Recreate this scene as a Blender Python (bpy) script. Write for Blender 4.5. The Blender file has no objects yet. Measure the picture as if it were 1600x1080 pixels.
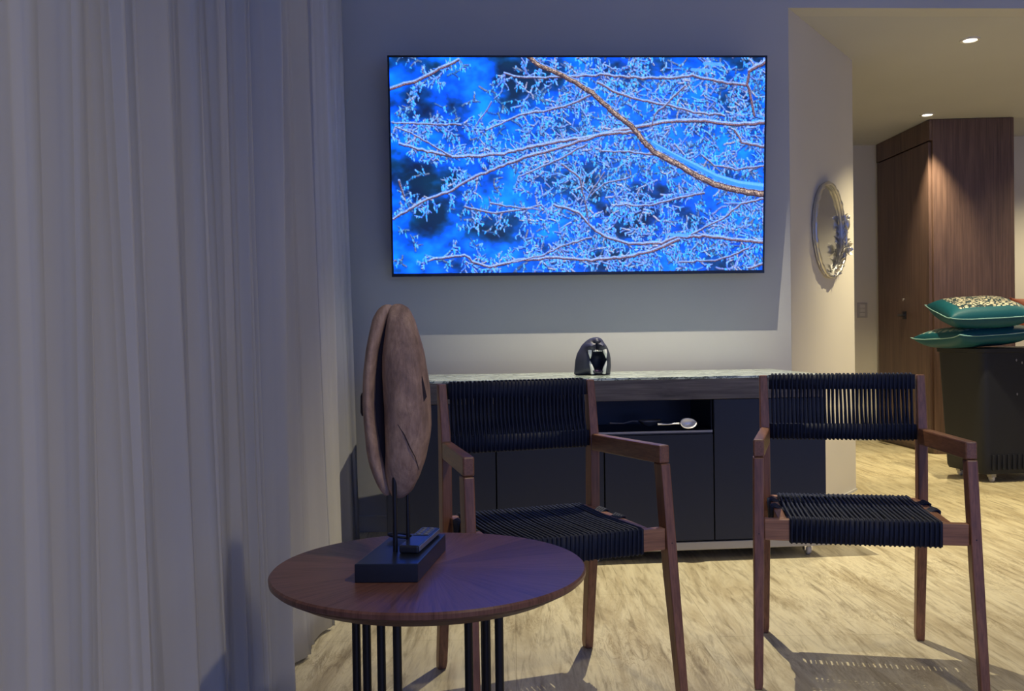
import bpy, bmesh, math, random
import numpy as np
from mathutils import Vector, Matrix, noise
R = math.radians; PI = math.pi
random.seed(7); rng = np.random.default_rng(5)
sc = bpy.context.scene
C = sc.collection

# ------------------------------------------------------------------ camera
H = 0.901; PITCH = -0.0104; ROLL = 0.0134
cam_d = bpy.data.cameras.new('camera'); cam = bpy.data.objects.new('camera', cam_d); C.objects.link(cam)
cam_d.sensor_fit = 'HORIZONTAL'; cam_d.sensor_width = 36.0; cam_d.lens = 36.0*1424.56/1600
cam_d.clip_start = 0.02; cam_d.clip_end = 60
fw = Vector((0, math.cos(PITCH), math.sin(PITCH))); r0 = Vector((1, 0, 0)); d0 = -(r0.cross(fw))
rt = r0*math.cos(ROLL)+d0*math.sin(ROLL); up = -(d0*math.cos(ROLL)-r0*math.sin(ROLL))
m = Matrix((rt, up, -fw)).transposed().to_4x4(); m.translation = Vector((0, 0, H))
cam.matrix_world = m
sc.camera = cam
# ------------------------------------------------------------------ view, world, lights
sc.view_settings.view_transform = 'Standard'; sc.view_settings.look = 'None'
sc.view_settings.exposure = 0.0; sc.view_settings.gamma = 1.0; sc.view_settings.use_curve_mapping = False
w = bpy.data.worlds.new('world'); sc.world = w; w.use_nodes = True
w.node_tree.nodes['Background'].inputs[0].default_value = (0.145, 0.25, 0.76, 1)
w.node_tree.nodes['Background'].inputs[1].default_value = 1.5

def lamp(name, kind, loc, energy, color, aim=None, size=0.03, angle=120, blend=0.5, sy=None):
    d = bpy.data.lights.new(name, kind); d.energy = energy; d.color = color
    if kind == 'SPOT': d.spot_size = R(angle); d.spot_blend = blend; d.shadow_soft_size = size
    elif kind == 'POINT': d.shadow_soft_size = size
    elif kind == 'AREA':
        d.shape = 'RECTANGLE'; d.size = size; d.size_y = sy or size
    o = bpy.data.objects.new(name, d); C.objects.link(o); o.location = loc
    if aim is not None:
        o.rotation_euler = (Vector(aim)-Vector(loc)).to_track_quat('-Z', 'Y').to_euler()
    return o
WARM = (1.0, 0.84, 0.52)
LZ = 2.95                                   # living-room ceiling height
lamp('ceiling_spot', 'SPOT', (0.62, 3.59, LZ-0.03), 380, (1, .89, .66), (0.62, 3.59, 0), 0.007, 76, 1.0)
lamp('fill_spot_right', 'SPOT', (3.3, 3.0, LZ-0.03), 150, WARM, (3.3, 3.0, 0), 0.03, 100, 1.0)  # added fill, no fixture: brightens the floor at the right
lamp('ceiling_spot_behind', 'SPOT', (1.3, 0.2, LZ-0.03), 150, (1, .86, .62), (0.9, 0.5, 0), 0.08, 120, 1.0)
HALL = [(2.439, 4.827), (2.967, 6.482)]
HZ = 2.4326
for i, (x, y) in enumerate(HALL):
    lamp('hall_spot', 'SPOT', (x, y, HZ-0.03), (230, 210)[i], WARM, (x, y, 0), 0.02, (96, 74)[i], 1)
lamp('fill_spot_far', 'SPOT', (4.5, 6.2, HZ-0.03), 110, WARM, (4.5, 6.2, 0), 0.03, 140, 0.6)  # unseen fill added to brighten the hall wall beyond the wardrobe

# ------------------------------------------------------------------ helpers
def link(o, parent=None):
    C.objects.link(o)
    if parent is not None: o.parent = parent
    return o
def tag(o, label=None, cat=None, group=None, kind=None):
    if label: o['label'] = label
    if cat: o['category'] = cat
    if group: o['group'] = group
    if kind: o['kind'] = kind
    return o
def thing(name, label, cat, loc=(0, 0, 0), rotz=0, group=None):
    o = bpy.data.objects.new(name, None); C.objects.link(o); o.empty_display_size = 0.05
    o.location = loc; o.rotation_euler = (0, 0, rotz)
    return tag(o, label, cat, group)
def obj(name, bm, mat, parent=None, smooth=False, bevel=0, seg=2, angle=35):
    me = bpy.data.meshes.new(name)
    bmesh.ops.recalc_face_normals(bm, faces=bm.faces)
    bm.to_mesh(me); bm.free()
    if mat is not None: me.materials.append(mat)
    o = bpy.data.objects.new(name, me); link(o, parent)
    if smooth:
        me.polygons.foreach_set('use_smooth', [True]*len(me.polygons))
        if angle < 180:
            me.set_sharp_from_angle(angle=R(angle))
    if bevel:
        b = o.modifiers.new('bevel', 'BEVEL'); b.width = bevel; b.segments = seg; b.limit_method = 'ANGLE'; b.angle_limit = R(40)
        b.harden_normals = False
    return o
def B(): return bmesh.new()
def box(bm, x0, x1, y0, y1, z0, z1, M=None):
    vs = [bm.verts.new((x, y, z)) for z in (z0, z1) for y in (y0, y1) for x in (x0, x1)]
    if M is not None:
        for v in vs: v.co = M @ v.co
    for f in ((0, 1, 3, 2), (4, 6, 7, 5), (0, 4, 5, 1), (2, 3, 7, 6), (0, 2, 6, 4), (1, 5, 7, 3)):
        bm.faces.new([vs[i] for i in f])
    return bm
def bar(bm, secs):
    """secs: list of (x0,x1,y0,y1,z) rectangles stacked along z (loft)"""
    rings = [[bm.verts.new(p) for p in ((x0, y0, z), (x1, y0, z), (x1, y1, z), (x0, y1, z))] for x0, x1, y0, y1, z in secs]
    for a, b in zip(rings, rings[1:]):
        for i in range(4): bm.faces.new((a[i], a[(i+1) % 4], b[(i+1) % 4], b[i]))
    bm.faces.new(rings[0][::-1]); bm.faces.new(rings[-1])
    return bm
def prism(bm, pts, z0, z1):
    a = [bm.verts.new((x, y, z0)) for x, y in pts]; b = [bm.verts.new((x, y, z1)) for x, y in pts]
    n = len(pts)
    for i in range(n): bm.faces.new((a[i], a[(i+1) % n], b[(i+1) % n], b[i]))
    bm.faces.new(a[::-1]); bm.faces.new(b)
    return bm
def tube(bm, pts, r, n=8, closed=False, cap=True):
    pts = [Vector(p) for p in pts]; N = len(pts)
    rr = r if isinstance(r, (list, tuple)) else [r]*N
    rings = []; prev = None
    for i, p in enumerate(pts):
        if closed: t = pts[(i+1) % N]-pts[i-1]
        else: t = pts[min(i+1, N-1)]-pts[max(i-1, 0)]
        t.normalize()
        if prev is None:
            a = t.orthogonal().normalized()
        else:
            a = (prev-t*prev.dot(t)); a = a.normalized() if a.length > 1e-6 else t.orthogonal().normalized()
        prev = a; b = t.cross(a)
        rings.append([bm.verts.new(p+(a*math.cos(2*PI*k/n)+b*math.sin(2*PI*k/n))*rr[i]) for k in range(n)])
    L = N if closed else N-1
    for i in range(L):
        A = rings[i]; D_ = rings[(i+1) % N]
        for k in range(n): bm.faces.new((A[k], A[(k+1) % n], D_[(k+1) % n], D_[k]))
    if not closed and cap:
        bm.faces.new(rings[0][::-1]); bm.faces.new(rings[-1])
    return bm
def lathe(bm, prof, n=48, cx=0, cy=0):
    rings = []
    for r, z in prof:
        if r < 1e-6: rings.append([bm.verts.new((cx, cy, z))])
        else: rings.append([bm.verts.new((cx+r*math.cos(2*PI*k/n), cy+r*math.sin(2*PI*k/n), z)) for k in range(n)])
    for a, b in zip(rings, rings[1:]):
        if len(a) == 1 and len(b) == 1: continue
        for k in range(n):
            k2 = (k+1) % n
            if len(a) == 1: bm.faces.new((a[0], b[k2], b[k]))
            elif len(b) == 1: bm.faces.new((a[k], a[k2], b[0]))
            else: bm.faces.new((a[k], a[k2], b[k2], b[k]))
    return bm
def ellipsoid(bm, c, r, M=None, u=20, v=12):
    mat = Matrix.Translation(c) @ (M.to_4x4() if M is not None else Matrix.Identity(4)) @ Matrix.Diagonal((*r, 1))
    bmesh.ops.create_uvsphere(bm, u_segments=u, v_segments=v, radius=1, matrix=mat)
    return bm

# ------------------------------------------------------------------ materials
def mat(name, col=(.5, .5, .5), rough=.5, metal=0.0, spec=.5, **k):
    m = bpy.data.materials.new(name); m.use_nodes = True
    b = m.node_tree.nodes['Principled BSDF']
    b.inputs['Base Color'].default_value = (*col, 1); b.inputs['Roughness'].default_value = rough
    b.inputs['Metallic'].default_value = metal; b.inputs['Specular IOR Level'].default_value = spec
    for kk, vv in k.items(): b.inputs[kk.replace('_', ' ')].default_value = vv
    return m
class NT:
    def __init__(s, m): s.m = m; s.t = m.node_tree; s.b = s.t.nodes.get('Principled BSDF')
    def n(s, ty, **k):
        nd = s.t.nodes.new(ty)
        for a, v in k.items():
            if a.startswith('i_'):
                key = a[2:]; key = int(key) if key.isdigit() else key.replace('_', ' ')
                nd.inputs[key].default_value = v
            else: setattr(nd, a, v)
        return nd
    def l(s, a, b): s.t.links.new(a, b)
    def coords(s, scale=(1, 1, 1), rot=(0, 0, 0), src='Object'):
        tc = s.n('ShaderNodeTexCoord'); mp = s.n('ShaderNodeMapping')
        mp.inputs['Scale'].default_value = scale; mp.inputs['Rotation'].default_value = rot
        s.l(tc.outputs[src], mp.inputs[0]); return mp.outputs[0]
    def noise(s, vec, scale=5, detail=4, rough=.5, dist=0):
        nd = s.n('ShaderNodeTexNoise'); nd.inputs['Scale'].default_value = scale; nd.inputs['Detail'].default_value = detail
        nd.inputs['Roughness'].default_value = rough; nd.inputs['Distortion'].default_value = dist
        s.l(vec, nd.inputs['Vector']); return nd.outputs[0]
    def ramp(s, fac, stops):
        nd = s.n('ShaderNodeValToRGB'); e = nd.color_ramp.elements
        while len(e) < len(stops): e.new(0.5)
        for el, (p, c) in zip(e, stops): el.position = p; el.color = (*c, 1) if len(c) == 3 else c
        s.l(fac, nd.inputs[0]); return nd.outputs[0]
    def mix(s, fac, a, b, mode='MIX'):
        nd = s.n('ShaderNodeMix'); nd.data_type = 'RGBA'; nd.blend_type = mode
        for v, i in ((fac, 0), (a, 6), (b, 7)):
            if hasattr(v, 'is_linked'): s.l(v, nd.inputs[i])
            else: nd.inputs[i].default_value = v if i == 0 else (*v, 1)
        return nd.outputs[2]
    def math(s, op, a, b=0.0):
        nd = s.n('ShaderNodeMath'); nd.operation = op
        for v, i in ((a, 0), (b, 1)):
            if hasattr(v, 'is_linked'): s.l(v, nd.inputs[i])
            else: nd.inputs[i].default_value = v
        return nd.outputs[0]
    def bump(s, h, strength=.2, dist=.01):
        nd = s.n('ShaderNodeBump'); nd.inputs['Strength'].default_value = strength; nd.inputs['Distance'].default_value = dist
        s.l(h, nd.inputs['Height']); s.l(nd.outputs[0], s.b.inputs['Normal'])
    def base(s, c): s.l(c, s.b.inputs['Base Color'])

def wood(name, c1, c2, axis='z', rough=.42, scale=1.0, spec=.5, fine=1.0):
    m = mat(name, c1, rough, spec=spec); t = NT(m)
    st = {'x': (1.2, 14, 14), 'y': (14, 1.2, 14), 'z': (14, 14, 1.2)}[axis]
    v = t.coords(tuple(a*scale for a in st))
    n1 = t.noise(v, 2.2, 6, .6, .9)
    v2 = t.coords(tuple(a*scale*7*fine if a > 2 else a*scale*2 for a in st))
    n2 = t.noise(v2, 2.0, 3, .6, .2)
    c = t.ramp(n1, [(0.3, c1), (0.7, c2)])
    d = t.ramp(n2, [(0.35, (.72, .72, .72)), (0.62, (1.08, 1.08, 1.08))])
    t.base(t.mix(1.0, c, d, 'MULTIPLY'))
    t.bump(n2, .12, .002)
    return m
def plaster(name, col, rough=.85):
    m = mat(name, col, rough, spec=.25); t = NT(m)
    v = t.coords((1, 1, 1)); n = t.noise(v, 60, 4, .6); n2 = t.noise(v, 1.3, 2, .5)
    t.base(t.ramp(n2, [(0.3, tuple(c*.96 for c in col)), (0.7, tuple(min(1, c*1.03) for c in col))]))
    t.bump(n, .05, .002)
    return m
M_wall = plaster('wall_paint', (.56, .56, .55))
M_wallc = plaster('corridor_paint', (.68, .65, .57))
M_ceil = plaster('ceiling_paint', (.53, .54, .56))
M_base = mat('baseboard_paint', (.58, .57, .53), .5)
def travertine():
    m = mat('travertine', (.6, .52, .38), .42, spec=.45); t = NT(m)
    v = t.coords((5.0, .75, 1), (0, 0, R(-4)))
    warp = t.noise(t.coords((1, 1, 1)), 2.2, 3, .6)
    n1 = t.noise(v, 1.6, 8, .68, 1.3)
    n2 = t.noise(t.coords((22, 2.2, 1), (0, 0, R(-3))), 2.0, 6, .65, .8)
    n3 = t.noise(t.coords((8, 1.4, 1), (0, 0, R(5))), 2.6, 8, .75, 2.2)
    c = t.ramp(n1, [(0.22, (.31, .25, .15)), (0.40, (.51, .435, .27)), (0.56, (.67, .60, .40)), (0.78, (.46, .395, .26))])
    c2 = t.ramp(n2, [(0.30, (.55, .52, .48)), (0.5, (1, 1, 1)), (0.8, (1.06, 1.05, 1.02))])
    c = t.mix(1.0, c, c2, 'MULTIPLY')
    vein = t.ramp(n3, [(0.46, (1, 1, 1)), (0.495, (.60, .55, .48)), (0.53, (1, 1, 1))])
    msk = t.ramp(warp, [(0.45, (0, 0, 0)), (0.62, (1, 1, 1))])
    c = t.mix(msk, c, t.mix(1.0, c, vein, 'MULTIPLY'))
    # fine stone joints
    br = t.n('ShaderNodeTexBrick'); br.offset = .5; br.inputs['Color1'].default_value = (1, 1, 1, 1); br.inputs['Color2'].default_value = (.93, .93, .92, 1)
    br.inputs['Mortar'].default_value = (.62, .60, .55, 1); br.inputs['Scale'].default_value = 1; br.inputs['Mortar Size'].default_value = .0012
    br.inputs['Brick Width'].default_value = .9; br.inputs['Row Height'].default_value = .6
    t.l(t.coords((1, 1, 1), (0, 0, R(90))), br.inputs['Vector'])
    c = t.mix(.8, c, t.mix(1.0, c, br.outputs[0], 'MULTIPLY'))
    t.base(c); t.bump(n2, .06, .002)
    return m
M_floor = travertine()
M_chair = wood('teak', (.17, .070, .036), (.30, .135, .070), 'z', .38)
M_chairx = wood('teak_cross', (.22, .095, .048), (.40, .20, .105), 'x', .42)
M_chairy = wood('teak_length', (.17, .072, .038), (.30, .14, .074), 'y', .36)
def cordmat():
    m = mat('black_cord', (.008, .013, .032), .62, spec=.35); t = NT(m)  # navy tint in the black stands in for the television's blue haze
    wv = t.n('ShaderNodeTexNoise', i_Scale=700.0); t.l(t.coords(), wv.inputs['Vector']); t.bump(wv.outputs[0], .3, .001)
    return m
M_cord = cordmat()
M_blackmetal = mat('black_powder_coat', (.012, .012, .016), .38, .3)
M_blackpaint = mat('black_lacquer', (.010, .013, .020), .30, spec=.5)
M_cab = mat('charcoal_laminate', (.014, .019, .036), .42, spec=.4)  # blue haze from the screen put into the base colour as navy
M_cabin = mat('charcoal_inside', (.008, .010, .018), .35, spec=.5)
M_grey = mat('brushed_grey_metal', (.34, .33, .31), .38, .7)
M_chrome = mat('polished_silver', (.82, .80, .76), .16, 1.0)
M_silver = mat('aged_silver', (.62, .61, .60), .36, .85)
M_caster = mat('caster_plastic', (.55, .53, .50), .5)
M_cabwood = wood('grey_oak', (.055, .050, .050), (.17, .155, .15), 'x', .5)

# ------------------------------------------------------------------ room
PSI = 0.0444; D = 4.26
cw, sw = math.cos(PSI), math.sin(PSI)
def wall(s, o=0): return (s*cw+o*sw, D+s*sw-o*cw)      # s along the wall, o towards the room
def struct(name, bm, m, **k): return tag(obj(name, bm, m, **k), kind='structure')
struct('floor', box(B(), -1.35, 6.2, -2.2, 8.2, -.06, 0), M_floor)
S1 = 1.3248                                            # corner of the opening
struct('wall_back', prism(B(), [wall(-1.4), wall(S1), wall(S1, -.12), wall(-1.4, -.12)], 0, LZ), M_wall)
struct('wall_header', prism(B(), [wall(S1), wall(6.0), wall(6.0, -.12), wall(S1, -.12)], HZ, LZ), M_wall)
a = Vector(wall(S1)); b = Vector((1.942, 5.166))
struct('wall_angled', prism(B(), [tuple(a+(b-a)*.002), tuple(b), (1.942, 7.6), (1.25, 7.6), (1.25, a.y+.13)], 0, HZ), M_wallc)
FY = 7.52
struct('wall_hall_far', box(B(), 1.943, 3.4, FY, FY+.1, 0, HZ), M_wallc)
struct('wall_hall_right', box(B(), 3.655, 6.2, 7.25, 7.35, 0, HZ), M_wallc)
struct('wall_right', box(B(), 6.2, 6.3, -2.2, 8.0, 0, LZ), M_wallc)
struct('ceiling_hall', prism(B(), [wall(S1, -.121), wall(6.0, -.121), (6.2, 8.0), (1.2, 8.0)], HZ, HZ+.08), M_ceil)
struct('ceiling', prism(B(), [(-1.35, -2.2), (6.2, -2.2), (6.2, D+.1), (-1.35, D-.2)], LZ, LZ+.08), M_ceil)
struct('wall_left', box(B(), -1.35, -1.25, -2.2, 4.3, 0, .25), M_wall)
struct('wall_left_header', box(B(), -1.35, -1.25, -2.2, 4.3, 2.6, LZ), M_wall)
wf = B()
for y in (-2.2, -.1, 2.0, 4.1): box(wf, -1.33, -1.27, y, y+.06, .25, 2.6)
box(wf, -1.33, -1.27, -2.2, 4.16, .25, .31); box(wf, -1.33, -1.27, -2.2, 4.16, 2.54, 2.6)
struct('window_1', wf, mat('window_frame_paint', (.05, .05, .055), .4))
M_glass = mat('night_glass', (.004, .005, .008), .05, spec=.6)
struct('window_2', box(B(), -1.31, -1.30, -2.2, 4.16, .25, 2.6), M_glass)
struct('baseboard_back', prism(B(), [wall(-1.2), wall(1.315), wall(1.315, .012), wall(-1.2, .012)], 0, .075), M_base, bevel=.002)
n2 = Vector(((b-a).y, -(b-a).x)).normalized(); ta = (b-a).normalized()
p1 = a+ta*.03; p2 = b+ta*.0
struct('baseboard_angled', prism(B(), [tuple(p1), tuple(p2), tuple(p2+n2*.008), tuple(p1+n2*.008)], 0, .012), M_base)
struct('baseboard_hall', box(B(), 1.95, 2.98, FY-.012, FY, 0, .07), M_base)

# ------------------------------------------------------------------ wardrobe at the end of the hall
M_ward = wood('walnut_veneer', (.10, .060, .050), (.17, .103, .082), 'z', .40, .5)
wd = thing('wardrobe', 'tall dark walnut wardrobe reaching the ceiling at the end of the hallway', 'wardrobe', (3.055, 6.62, 0), 0)
wq = [(0, 0), (.585, -.03), (.595, .85), (-.035, .88)]
obj('body', prism(B(), [(x*1.0+(.012 if i in (0, 3) else 0), y+(.0 if i < 2 else 0)) for i, (x, y) in enumerate(wq)], 0.0, HZ-.002), M_ward, wd, bevel=.003)
bm = prism(B(), [(-.012, .02), (.010, .02), (-.018, .86), (-.046, .86)], .04, 2.27)
dr = obj('door', bm, M_ward, wd, bevel=.002)
bm = prism(B(), [(-.012, .0), (.010, .0), (-.02, .87), (-.048, .87)], 2.28, HZ-.003)
obj('top_panel', bm, M_ward, wd, bevel=.002)
bm = B(); hx, hy, hz = -.03, .40, 1.02
tube(bm, [(hx+.008, hy, hz), (hx-.05, hy, hz), (hx-.055, hy-.02, hz), (hx-.055, hy-.12, hz)], .009, 10)
box(bm, hx-.006, hx+.008, hy-.025, hy+.025, hz-.03, hz+.03)
obj('handle', bm, M_blackmetal, dr, smooth=True)
bm = B(); lathe(bm, [(0, 0), (.012, 0), (.012, .012), (0, .012)], 16)
for v in bm.verts: v.co = Vector((hx-v.co.z, hy, hz+.12))+Vector((0, v.co.x, v.co.y))
obj('lock', bm, M_chrome, dr, smooth=True)

# light switch on the far wall
lx, lz = 2.69*FY/7.0, H+(1.062-H)*FY/7.0
ls = thing('light_switch', 'small pale rectangular light switch on the far hallway wall', 'light switch', (lx, FY, lz))
obj('plate', box(B(), -.042, .042, -.008, 0, -.062, .062), mat('switch_plate', (.46, .44, .41), .4), ls, bevel=.003)
for k in (-1, 0, 1):
    obj('rocker', box(B(), -.022, .022, -.012, -.008, k*.034-.014, k*.034+.014), mat('switch_rocker', (.62, .60, .55), .35), ls, bevel=.002)

# downlights
M_emit = mat('lamp_glow', (1, 1, 1), .5); M_emit.node_tree.nodes['Principled BSDF'].inputs['Emission Color'].default_value = (1, .93, .78, 1)
M_emit.node_tree.nodes['Principled BSDF'].inputs['Emission Strength'].default_value = 6
M_white = mat('white_trim', (.75, .73, .68), .4)
labs = ['recessed round ceiling downlight nearer the living room, by the corridor opening', 'recessed round ceiling downlight just in front of the walnut wardrobe']
for i, (x, y) in enumerate(HALL):
    t = thing('ceiling_light', labs[i], 'ceiling light', (x, y, HZ), 0, 'hallway ceiling lights')
    obj('trim_ring', lathe(B(), [(.034, -.002), (.036, -.006), (.048, -.006), (.05, 0), (.034, 0), (.034, -.002)], 40), M_white, t, smooth=True)
    obj('lens', lathe(B(), [(0, -.0015), (.033, -.0015), (.033, 0), (0, 0)], 32), M_emit, t)

# ------------------------------------------------------------------ television
def tv():
    s, o = .3113, .127; x, y = wall(s, o)
    t = thing('television', 'large wall-mounted television showing frosty branches against blue', 'television', (x, y, 1.6672))
    t.rotation_euler = (.0769, 0, PSI)
    W, Hh = 1.7142, .9835
    obj('casing', box(B(), -W/2, W/2, 0.001, .034, -Hh/2, Hh/2), mat('tv_casing', (.006, .007, .012), .3), t, bevel=.002)
    obj('rear_housing', box(B(), -W*.36, W*.36, .033, .062, -Hh*.36, Hh*.2), mat('tv_back', (.01, .01, .012), .5), t, bevel=.006)
    bm = B(); bz = .0085
    for q in ((-W/2, W/2, Hh/2-bz, Hh/2), (-W/2, W/2, -Hh/2, -Hh/2+bz*1.7), (-W/2, -W/2+bz, -Hh/2+bz*1.7, Hh/2-bz), (W/2-bz, W/2, -Hh/2+bz*1.7, Hh/2-bz)):
        box(bm, q[0], q[1], -.003, .003, q[2], q[3])
    obj('bezel', bm, mat('tv_bezel', (.006, .008, .016), .25), t)
    # picture raster -> colour attribute of a fine grid
    NX, NY = 640, 366
    def U(x, y):
        u, v = (x-45)/1495, (y-50)/860
        for _ in range(3):
            xl = 48+24*v; xr = 1545-5*v; u = (x-xl)/(xr-xl)
            yt = 62-17*u; yb = 908-20*u; v = (y-yt)/(yb-yt)
        return u*NX, v*NY
    yy, xx = np.mgrid[0:NY, 0:NX].astype(float)
    def vnoise(sx, sy, oct_=3, seed=0):
        g = np.random.default_rng(seed); out = np.zeros((NY, NX)); amp = 1; tot = 0
        for k in range(oct_):
            nx, ny = int(NX/sx)+3, int(NY/sy)+3; G = g.random((ny, nx))
            fx, fy = xx/sx, yy/sy; ix, iy = fx.astype(int), fy.astype(int); ax, ay = fx-ix, fy-iy
            ax = ax*ax*(3-2*ax); ay = ay*ay*(3-2*ay)
            out += amp*((G[iy, ix]*(1-ax)+G[iy, ix+1]*ax)*(1-ay)+(G[iy+1, ix]*(1-ax)+G[iy+1, ix+1]*ax)*ay)
            tot += amp; amp *= .55; sx /= 2; sy /= 2
        return out/tot
    n = vnoise(52, 40, 4, 3); n3 = vnoise(16, 12, 3, 9)
    dark = np.zeros((NY, NX))
    for (cx, cy, rx, ry, a_) in [(560, 150, 110, 90, .9), (700, 130, 70, 60, .7), (960, 480, 130, 60, .55), (1050, 110, 90, 60, .7), (1440, 230, 90, 60, .9), (160, 560, 110, 90, .7),
                                (240, 680, 90, 70, .8), (450, 740, 120, 60, .7), (800, 560, 100, 60, .9), (1060, 570, 90, 50, .7), (1010, 690, 110, 60, .8), (230, 110, 60, 50, .5), (1480, 60, 80, 40, .8), (110, 760, 60, 40, .4), (930, 850, 120, 40, .6), (330, 240, 60, 40, .6), (180, 280, 60, 50, .5)]:
        px, py = U(cx, cy); rx *= NX/1495; ry *= NY/860
        dark = np.maximum(dark, a_*np.exp(-((xx-px)/rx)**2-((yy-py)/ry)**2))
    f = np.clip((n-.28)*1.6+(n3-.5)*.5-dark*.76+.24, 0, 1)[..., None]
    c0 = np.array([8, 30, 62.]); c1 = np.array([2, 76, 168.]); c2 = np.array([12, 118, 222.])
    img = np.where(f < .5, c0+(c1-c0)*f*2, c1+(c2-c1)*(f-.5)*2)
    gr = vnoise(40, 30, 2, 21)[..., None]; img = img+np.array([0, 26, 14.])*(gr-.45)
    ns = rng.random((NY, NX, 1))
    def stroke(pts, w0, w1, col, jit=0.0, alpha=1.0):
        pts = np.array(pts, float); col = np.array(col, float); K = len(pts)-1
        for k in range(K):
            (x0, y0), (x1, y1) = pts[k], pts[k+1]; wa = w0+(w1-w0)*k/K; wb = w0+(w1-w0)*(k+1)/K
            mw = max(wa, wb)+2
            X0, X1 = int(max(0, min(x0, x1)-mw)), int(min(NX, max(x0, x1)+mw+1)); Y0, Y1 = int(max(0, min(y0, y1)-mw)), int(min(NY, max(y0, y1)+mw+1))
            if X1 <= X0 or Y1 <= Y0: continue
            gx, gy = xx[Y0:Y1, X0:X1], yy[Y0:Y1, X0:X1]
            dx, dy = x1-x0, y1-y0; L2 = dx*dx+dy*dy+1e-6
            tt = np.clip(((gx-x0)*dx+(gy-y0)*dy)/L2, 0, 1)
            d = np.hypot(gx-x0-tt*dx, gy-y0-tt*dy); wd_ = wa+(wb-wa)*tt
            al = (np.clip(wd_/2+.5-d, 0, 1)*alpha)[..., None]
            cc = col*(1+jit*(ns[Y0:Y1, X0:X1]-.5))
            img[Y0:Y1, X0:X1] = img[Y0:Y1, X0:X1]*(1-al)+cc*al
    def dens(p, st=7):
        out = []
        for (x0, y0), (x1, y1) in zip(p, p[1:]):
            k = max(1, int(math.hypot(x1-x0, y1-y0)/st))
            for i in range(k):
                out.append((x0+(x1-x0)*i/k, y0+(y1-y0)*i/k))
        out.append(p[-1]); return out
    def wob(p, a_):
        q = []
        for i, (x_, y_) in enumerate(p):
            s_ = 0 if i in (0, len(p)-1) else 1
            q.append((x_+s_*rng.normal()*a_, y_+s_*rng.normal()*a_))
        return q
    icy = [(118, 158, 205), (92, 146, 208), (140, 160, 200), (84, 165, 200), (110, 138, 195), (160, 170, 200), (60, 130, 205)]
    def pick(l): return l[int(rng.integers(len(l)))]
    def twig(x, y, ang, L, w, dep, far=False):
        pts = [(x, y)]; a_ = ang; k = max(3, int(L/5))
        for i in range(k):
            a_ += rng.normal()*.22; x += math.cos(a_)*L/k; y += math.sin(a_)*L/k; pts.append((x, y))
        ic = pick(icy)
        if far: ic = tuple(c*.66 for c in ic)
        stroke([(p, q+.5) for p, q in pts], w+3.6, w+2.2, (14, 38, 92), .3, .42)
        stroke([(p, q-.7) for p, q in pts], w+1.6, w+.6, ic, .45, .9)
        if not far:
            stroke([(p, q+w*.35) for p, q in pts], w*.55+.2, .5, pick([(60, 40, 70), (90, 60, 70), (30, 35, 80), (130, 95, 110)]), .3, .7)
        if dep > 0:
            for _ in range(int(2+L/9)):
                i = int(rng.integers(1, len(pts))); sgn = 1 if rng.random() < .5 else -1
                twig(pts[i][0], pts[i][1], a_+sgn*rng.uniform(.4, 1.3), L*rng.uniform(.3, .6), w*.7, dep-1, far)
        else:
            for _ in range(2):
                i = int(rng.integers(0, len(pts))); rr = rng.uniform(1.0, 2.1); px, py = pts[i]
                stroke([(px, py), (px+rng.normal(), py+rng.uniform(1, 5))], rr*1.5, rr*.7, pick([(55, 178, 205), (110, 175, 210), (50, 160, 200)]), .2, .9)
    # hazy far twigs, denser on the right
    for _ in range(470):
        x = NX*(1-(rng.random()**1.25)*.98); y = rng.random()*NY
        if x < NX*.45 and rng.random() < .45: continue
        twig(x, y, rng.uniform(-PI, PI), rng.uniform(12, 34), rng.uniform(.8, 1.5), 1, True)
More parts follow.
